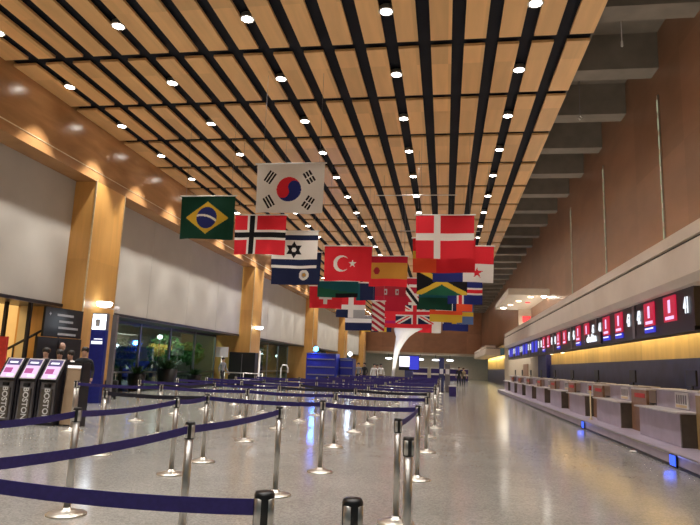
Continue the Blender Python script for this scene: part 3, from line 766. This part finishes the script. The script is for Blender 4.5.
def tree(lab, x, y, h, r, seed):
    rr = random.Random(seed); t = thing('street_tree', lab, 'tree', (x, y, 0), 0, 'trees outside the window')
    MB().tube([(0, 0, -.05), (.05, 0, h * .3), (-.03, .05, h * .62)], [.12, .09, .05], 'bark').build('trunk', t)
    lf = MB()
    for k in range(900):
        a, b2, d = rr.uniform(0, 2 * PI), math.acos(rr.uniform(-1, 1)), rr.uniform(.3, 1) ** .5 * r
        c0 = Vector((math.cos(a) * math.sin(b2) * d, math.sin(a) * math.sin(b2) * d, h * .66 + math.cos(b2) * d * .95))
        u = Vector((rr.uniform(-1, 1), rr.uniform(-1, 1), rr.uniform(-1, 1))).normalized() * .15; v = u.cross(Vector((rr.uniform(-1, 1), rr.uniform(-1, 1), rr.uniform(-1, 1)))).normalized() * .09
        lf.add([c0 - u, c0 + v, c0 + u, c0 - v], [(0, 1, 2, 3)], 'leaf')
    lf.build('crown', t)
def outx(px, py, X): return at_x(px, py, X)
for px, X, h, r, lab, sd in ((165, -18.5, 3.1, 1.15, 'green lit tree outside the glass, behind the bigger potted plant', 5), (122, -17, 2.6, .8, 'small dark tree outside the glass near the metal post', 6), (192, -18, 3.0, .9, 'tree outside the glass near the white notice', 7), (262, -19, 3.2, 1.0, 'tree outside the glass past the second column', 8)):
    p_ = at_x(px, 350, X); tree(lab, X, p_.y, h, r, sd)
for px, py, X, lab, m_, e in ((160, 337, -17.6, 'white globe street lamp among the tree leaves outside', 'white_lamp', 900), (133, 357, -17.4, 'low white street lamp outside near the ground', 'white_lamp', 400), (277, 356, -18.5, 'street lamp outside past the second column', 'white_lamp', 500)):
    p_ = at_x(px, py, X); l = thing('street_lamp', lab, 'lamp', (p_.x, p_.y, 0))
    MB().tube([(0, 0, -.05), (0, 0, p_.z - .1)], .05, 'dark').build('pole', l); MB().lathe([(.05, -.14), (.15, -.08), (.16, .04), (.08, .13)], m_, c=(0, 0, p_.z), n=14).build('globe', l)
    ld = bpy.data.lights.new('tree_fill_light', 'POINT'); ld.energy = e; ld.color = (.85, 1, .85); ld.shadow_soft_size = .15
    lo = bpy.data.objects.new('tree_fill_light', ld); C.objects.link(lo); lo.location = (p_.x, p_.y + .3, 5.6)  # raised above the globe as added fill for the trees
p_ = at_x(161, 353, -20)
cr = thing('parked_car', 'parked blue car outside the glass below the lit tree', 'car', (-21.2, p_.y, -.05), math.radians(90))
MB().prism([(-1.9, .25), (1.9, .25), (1.95, .7), (1.1, .85), (.6, 1.35), (-.8, 1.38), (-1.5, .9), (-1.95, .8)], 'y', -.85, .85, 'blue').build('body', cr, .08)
MB().prism([(-1.3, .9), (1.0, .88), (.58, 1.3), (-.78, 1.32)], 'y', -.86, .86, 'dark').build('window_band', cr)
for dx in (-1.2, 1.2):
    for sy in (-1, 1): MB().lathe([(.3, -.09), (.32, -.06), (.32, .06), (.3, .09)], 'black', n=18).build('wheel', cr)
for ch, (dx, sy) in zip([c_ for c_ in cr.children if c_.name.startswith('wheel')], [(-1.2, -.8), (-1.2, .8), (1.2, -.8), (1.2, .8)]):
    ch.location = (dx, sy, .32); ch.rotation_euler = (PI / 2, 0, 0)

# ------------------------------------------------------------------ middle distance
def blue_kiosk(name, lab, x0, x1, yb, Y, ztop, px):
    a, b2 = at_y(x0, yb, Y), at_y(x1, yb, Y); w_ = (b2.x - a.x) / 2
    t = thing(name, lab, 'booth', ((a.x + b2.x) / 2, Y, 0))
    MB().box(-w_, w_, 0, 1.4, 0, ztop, 'blue').build('body', t, .02)
    for q in range(4): MB().box(-w_ * .92, w_ * .92, -.03, 0, .35 + q * .5, .42 + q * .5, 'grey').build('shelf_strip', t)
    MB().box(-w_, w_, -.04, 1.43, ztop, ztop + .06, 'navy').build('roof', t)
    return t
blue_kiosk('ticket_booth', 'blue lit booth with shelf strips in the middle distance', 305, 335, 386, 39, 2.2, 0)
blue_kiosk('ticket_booth', 'narrow blue booth right of the wide blue one', 338.5, 352, 386, 40, 1.95, 0)
def beacon(lab, px, py, Y, m_, col, e, zb, r=.16):
    p_ = at_y(px, py, Y); l = thing('beacon_lamp', lab, 'lamp', (p_.x, Y, zb))
    MB().lathe([(.1, 0), (.1, .05), (.04, .08), (.04, p_.z - zb - r)], 'dark', n=12).build('stem', l); MB().lathe([(.05, -r), (r, -r * .5), (r, r * .5), (.05, r)], m_, c=(0, 0, p_.z - zb), n=14).build('globe', l)
    ld = bpy.data.lights.new('beacon_light', 'POINT'); ld.energy = e * .4; ld.color = col; ld.shadow_soft_size = .15
    lo = bpy.data.objects.new('beacon_light', ld); C.objects.link(lo); lo.location = (p_.x, Y - .35, p_.z)
beacon('bright blue beacon lamp on top of the wide blue booth', 316, 349, 39.2, 'beacon', (.06, .2, 1), 330, 2.26)
beacon('bright white-blue beacon lamp on top of the narrow blue booth', 350, 354, 40.2, 'white_beacon', (.5, .7, 1), 60, 2.01, .13)
a = at_y(231, 352, 36.9); b2 = at_y(257, 352, 36.9)
t = thing('dark_cabinet', 'tall black cabinet standing against the second wood column', 'cabinet', ((a.x + b2.x) / 2, 36.6, 0)); w_ = (b2.x - a.x) / 2
MB().box(-w_, w_, 0, .7, 0, a.z, 'black').build('body', t, .02); MB().box(-.015, .015, -.01, 0, .1, a.z - .1, 'grey').build('door_gap', t)
t = thing('notice_stand', 'white notice stand beside the black cabinet', 'sign', (at_y(222, 350, 35).x, 35, 0))
MB().box(-.38, .38, 0, .05, 1.75, 2.35, 'paper').build('panel', t); MB().tube([(0, .03, .04), (0, .03, 1.75)], .03, 'steel').build('post', t); MB().box(-.25, .25, -.15, .2, 0, .04, 'dark').build('foot', t)
t = thing('white_post', 'slim white post right of the black cabinet', 'post', (at_y(259, 370, 36).x, 36, 0))
MB().lathe([(.1, 0), (.1, .03), (.05, .05), (.05, 2.2), (.02, 2.22)], 'white', n=12).build('shaft', t)
t = thing('barrier_rail', 'low steel barrier with two rails near the black cabinet', 'barrier', (at_y(243, 380, 30).x, 30, 0))
for z in (.95, .6): MB().tube([(-1.0, 0, z), (1.0, 0, z)], .025, 'steel').build('rail', t)
for sx in (-1, 0, 1): MB().tube([(sx, 0, 0), (sx, 0, .97)], .025, 'steel').build('post', t)
t = thing('luggage_handle_frame', 'small white hooped frame standing left of the blue booth', 'frame', (at_y(284, 378, 34).x, 34, 0))
MB().tube([(-.2, 0, 0), (-.2, 0, 1.25), (-.12, 0, 1.42), (.12, 0, 1.42), (.2, 0, 1.25), (.2, 0, 1.0)], .04, 'white').build('hoop', t); MB().box(-.3, .3, -.15, .15, 0, .05, 'dark').build('foot', t)

# white sculptural column
sc = MB(); Yc = 42.0
prof = [(393, 378, 2.8), (393.6, 370, 3.2), (395, 360, 4.4), (397, 350, 6.4), (399.8, 343, 9), (402.5, 337, 13), (405, 332, 21), (408, 329, 28), (409, 327.3, 26)]
vs = []; fs = []; n = 20
base = at_y(392.2, 391, Yc)
rings = [(base.x, 0.0, 1.5 * Yc / FPX)] + [(at_y(cx, cy, Yc).x, at_y(cx, cy, Yc).z, w_ / 2 * Yc / FPX) for cx, cy, w_ in prof]
for x, z, r in rings:
    for k in range(n): a = 2 * PI * k / n; vs.append((x + r * math.cos(a), Yc + min(r, .28 + r * .35) * math.sin(a), z))
for i in range(len(rings) - 1):
    for k in range(n): k2 = (k + 1) % n; fs.append((i * n + k, i * n + k2, (i + 1) * n + k2, (i + 1) * n + k))
fs += [list(range(n))[::-1], [(len(rings) - 1) * n + k for k in range(n)]]
tag(sc.add(vs, fs, 'white', True).build('sculpture'), 'white flaring horn-shaped sculpture rising behind the queue belts', 'sculpture')

up = thing('sculpture_fill_lamp', 'small round floor lamp added to brighten the white sculpture from below', 'lamp', (base.x + .1, Yc - 1.6, 0))  # lamp and its spot are added to brighten the sculpture
MB().lathe([(.14, 0), (.15, .02), (.13, .14), (.11, .15)], 'dark', n=16).build('housing', up); MB().lathe([(.105, .145), (.10, .16), (.04, .165)], 'white_lamp', n=16).build('lens', up)
sl = bpy.data.lights.new('sculpture_fill_spot', 'SPOT'); sl.energy = 700; sl.spot_size = math.radians(60); sl.spot_blend = .6; sl.color = (1, .97, .9); sl.shadow_soft_size = .08
so = bpy.data.objects.new('sculpture_fill_spot', sl); C.objects.link(so); so.location = (base.x + .1, Yc - 1.6, .2)
so.rotation_euler = (Vector((base.x + .7, Yc, 3.6)) - so.location).to_track_quat('-Z', 'Y').to_euler()
# screens and lights at the far end
t = thing('display_screen', 'bright white and blue display screen beside the white sculpture', 'screen', (at_y(409, 365, 60).x, 60, 0))
MB().box(-1.0, 1.0, 0, .15, 1.3, 2.75, 'dark').build('cabinet', t); MB().box(-.95, .05, -.02, 0, 1.65, 2.65, 'scr_white').box(.05, .95, -.02, 0, 1.4, 2.7, 'scr_blue').build('screen', t); MB().box(-.4, .4, -.1, .3, 0, 1.3, 'navy').build('stand', t)
for k, (px, wd, lab) in enumerate(((416, 3.2, 'left of three'), (438, 2.0, 'middle of three'), (459, 2.6, 'right of three'))):
    p_ = at_y(px, 372, 88 + k)
    t = thing('far_counter', 'low purple counter at the far end of the hall, ' + lab, 'counter', (p_.x, 88 + k, 0), 0, 'far counters')
    MB().box(-wd / 2, wd / 2, 0, 1.0, 0, 1.6, 'belt').build('body', t); MB().box(-wd / 2 - .1, wd / 2 + .1, -.1, 1.1, 1.6, 1.75, 'ledge').build('top', t); MB().box(-wd / 2, wd / 2, -.06, 0, .7, .95, 'magenta' if False else 'ledge').build('stripe', t)
for k, (px, lab) in enumerate(((388, 'leftmost'), (420, 'second from the left'), (435.5, 'third from the left'), (450, 'rightmost'))):
    p_ = at_y(px, 360, 96)
    t = thing('far_light_panel', 'small white ceiling lamp under the far opening, ' + lab, 'lamp', (p_.x, 97.2, 2.95), 0, 'lamps under the far opening')
    MB().lathe([(.12, .12), (.5, .08), (.55, -.05), (.2, -.12)], 'white_lamp', n=14).build('shade', t); MB().tube([(0, 0, .1), (0, 0, .80)], .04, 'dark').build('stem', t)
p_ = at_y(452.5, 396, 36)
t = thing('waste_bin', 'small navy bin with a pale lid standing at the aisle', 'bin', (p_.x, 36, 0)); MB().box(-.2, .2, -.2, .2, .0, .56, 'belt').build('body', t, .01); MB().box(-.22, .22, -.22, .22, .56, .62, 'ledge').build('lid', t)
# tall dark totems at the aisle end of the queue
for px, lab in ((441.5, 'slim dark navy totem at the aisle end of the far belts'), (447.5, 'slim grey totem right of the dark one')):
    p_ = at_y(px, 370, 43)
    t = thing('queue_totem', lab, 'sign', (p_.x, 43, 0)); MB().box(-.17, .17, -.08, .08, .03, 2.3 if px < 445 else 1.9, 'navy' if px < 445 else 'grey').build('panel', t); MB().box(-.19, .19, -.2, .2, 0, .03, 'dark').build('foot', t); MB().box(-.12, .12, -.1, -.08, 1.2, 1.55, 'paper').build('notice', t)

# ------------------------------------------------------------------ people
def person(label, loc, rz, shirt, pants, height=1.74, walk=.0, arm=.1):
    k = height / 1.74; t = thing('person', label, 'person', loc, rz)
    bm_v = []; bm_e = []; rad = []
    def chain(pts, start=None):
        prev = start
        for p, r in pts:
            bm_v.append(Vector(p) * k); rad.append(r * k)
            if prev is not None: bm_e.append((prev, len(bm_v) - 1))
            prev = len(bm_v) - 1
        return prev
    pel = chain([((0, 0, .95), (.145, .105))] and [((0, 0, .95), .125)])
    ch = chain([((0, 0, 1.08), .122), ((0, -.01, 1.25), .15), ((0, 0, 1.38), .145)], pel)
    nk = chain([((0, .0, 1.48), .058)], ch); chain([((0, -.015, 1.56), .075), ((0, -.02, 1.64), .092), ((0, -.01, 1.71), .06)], nk)
    hands = []
    for s in (-1, 1):
        sw = walk * s
        h = chain([((s * .19, 0, 1.39), .062), ((s * .25, .02 + arm * .2 - sw * .3, 1.13), .047), ((s * .26, -arm - sw * .7, .90), .034), ((s * .262, -arm - .02 - sw * .8, .84), .036)], ch)
        hands.append((s, bm_v[-1] / k))
        chain([((s * .10, 0, .86), .092), ((s * .105, -.02 + sw * .5, .50), .062), ((s * .105, .02 + sw * 1.1, .10), .045), ((s * .11, -.10 + sw * 1.1, .045), .04)], pel)
    me = bpy.data.meshes.new('body_cage'); me.from_pydata([tuple(v) for v in bm_v], bm_e, [])
    o = bpy.data.objects.new('body_cage', me); C.objects.link(o)
    md = o.modifiers.new('skin', 'SKIN'); md.use_smooth_shade = True
    for i, r in enumerate(rad): me.skin_vertices[0].data[i].radius = (r, r * (.72 if i < 4 else 1)); me.skin_vertices[0].data[i].use_root = (i == 0)
    sb = o.modifiers.new('sub', 'SUBSURF'); sb.levels = 1; sb.render_levels = 1
    dg = bpy.context.evaluated_depsgraph_get(); bme = bpy.data.meshes.new_from_object(o.evaluated_get(dg)); bpy.data.objects.remove(o)
    # fingers: separate short chains rooted in the palm
    bm = bmesh.new(); bm.from_mesh(bme)
    for s, hpos in hands:
        for f in range(5):
            off = Vector((0, -.03 + f * .015, -.02)) if f < 4 else Vector((-s * .01, -.045, .0))
            ln = (.060, .072, .068, .055, .05)[f]; base_ = (Vector(hpos) + off) * k; tip = base_ + Vector((-s * .012, -.012 if f < 4 else -.03, -ln)) * k
            r_ = bmesh.ops.create_cone(bm, segments=6, radius1=.008 * k, radius2=.010 * k, depth=(tip - base_).length, cap_ends=True)
            q_ = (base_ - tip).to_track_quat('Z', 'Y').to_matrix().to_4x4(); bmesh.ops.transform(bm, matrix=Matrix.Translation((base_ + tip) / 2) @ q_, verts=r_['verts'])
    # nose
    r_ = bmesh.ops.create_cone(bm, segments=5, radius1=.02 * k, radius2=.006 * k, depth=.05 * k, cap_ends=True); bmesh.ops.transform(bm, matrix=Matrix.Translation(Vector((0, -.11, 1.615)) * k), verts=r_['verts'])
    bm.to_mesh(bme); bm.free()
    bme.materials.clear()
    for m_ in (M['pink'], shirt, pants, M['black']): bme.materials.append(m_)
    for p in bme.polygons:
        z = p.center.z / k; x = abs(p.center.x) / k
        p.material_index = 0 if z > 1.47 or (x > .21 and z < .93) else 1 if z > .96 or x > .2 else 3 if z < .09 else 2
        p.use_smooth = True
    b_ = bpy.data.objects.new('body', bme); C.objects.link(b_); b_.parent = t
    MB().lathe([(.092, -.055), (.102, .0), (.094, .05), (.06, .085), (.01, .095)], 'hair', c=(0, .012 * k, 1.675 * k), n=14).build('hair', t)
    return t
SH = {n_: plain('cloth_' + n_, c_, .8) for n_, c_ in dict(black=(.015, .015, .02), grey=(.25, .25, .27), white=(.75, .74, .72), blue=(.05, .08, .2), brown=(.15, .08, .05), red=(.3, .04, .05), khaki=(.25, .2, .13)).items()}
def pers(label, px, Y, rz, s, p, h=1.74, walk=0., arm=.1):
    q_ = at_y(px, 380, Y); return person(label, (q_.x, Y, 0), rz, SH[s], SH[p], h, walk, arm)
pers('person in a dark top behind the tan podium', 82, 15.2, .3, 'black', 'black', 1.72)
pers('person in white standing beside the one behind the podium', 68, 16.1, -.2, 'white', 'black', 1.62)
pers('person in black behind the kiosk beside the podium', 57, 15.3, .4, 'black', 'black', 1.62)
pers('person in grey behind the middle kiosk', 43, 14.9, .2, 'grey', 'khaki', 1.66)
pers('person in a grey top and black trousers walking beside the black cabinet', 222, 34.2, 1.2, 'grey', 'black', 1.72, .16)
pers('person in black standing right of the narrow blue booth', 358, 43, .2, 'grey', 'black', 1.75)
pers('person in dark clothes second in the distant group', 364, 44, -.5, 'black', 'black', 1.78)
pers('person in white trousers in the distant group', 374, 43.2, .1, 'white', 'white', 1.72)
pers('person in a white shirt rightmost of the distant group', 380.5, 45, .4, 'white', 'khaki', 1.75)
pers('person in brown between the two pale-dressed people', 377, 47, .4, 'brown', 'black', 1.7)
pers('person in black waiting in the distant aisle', 459, 56, 0, 'black', 'black', 1.78)
pers('person in khaki beside the one in black in the distant aisle', 463.5, 57.5, .5, 'khaki', 'black', 1.72)

# ------------------------------------------------------------------ area lights and an added ceiling fill
def area(name, loc, rot, sx, sy, e, col):
    a = bpy.data.lights.new(name, 'AREA'); a.shape = 'RECTANGLE'; a.size = sx; a.size_y = sy; a.energy = e; a.color = col
    o = bpy.data.objects.new(name, a); C.objects.link(o); o.location = loc; o.rotation_euler = rot; return o
# warm strip behind the counter signs washing the back wall
area('counter_strip_light', (6.15, 22, 3.05), (0, math.radians(-42), 0), .12, 36, 270, (1, .74, .34))
area('counter_strip_light_beyond', (6.15, 84, 3.25), (0, math.radians(-40), 0), .12, 26, 300, (1, .8, .3))
area('alcove_light', (5.6, 57, 4.05), (0, 0, 0), 1, 16, 260, (1, .9, .75))
area('stair_hall_light', (-17.5, 15.5, 4.4), (0, 0, 0), 4, 10, 520, (1, .74, .40))
area('far_opening_light', (-4, 102, 3.7), (0, 0, 0), 14, 5, 220, (1, .92, .8))
# unseen fill added on top of the canopy to brighten the ceiling
area('ceiling_fill_light', (5.1, 30, 4.45), (PI, math.radians(-12), 0), .3, 52, 340, (1, .9, .74))
w = bpy.data.worlds.new('night'); bpy.context.scene.world = w; w.use_nodes = True
w.node_tree.nodes['Background'].inputs['Color'].default_value = (.22, .30, .30, 1); w.node_tree.nodes['Background'].inputs['Strength'].default_value = .25

sc = bpy.context.scene
sc.view_settings.view_transform = 'Standard'; sc.view_settings.look = 'None'; sc.view_settings.gamma = 1; sc.view_settings.exposure = -.1
sc.cycles.use_light_tree = True; sc.cycles.max_bounces = 8; sc.cycles.diffuse_bounces = 4; sc.cycles.glossy_bounces = 4; sc.cycles.sample_clamp_indirect = 4
try: sc.cycles.use_denoising = True
except Exception: pass
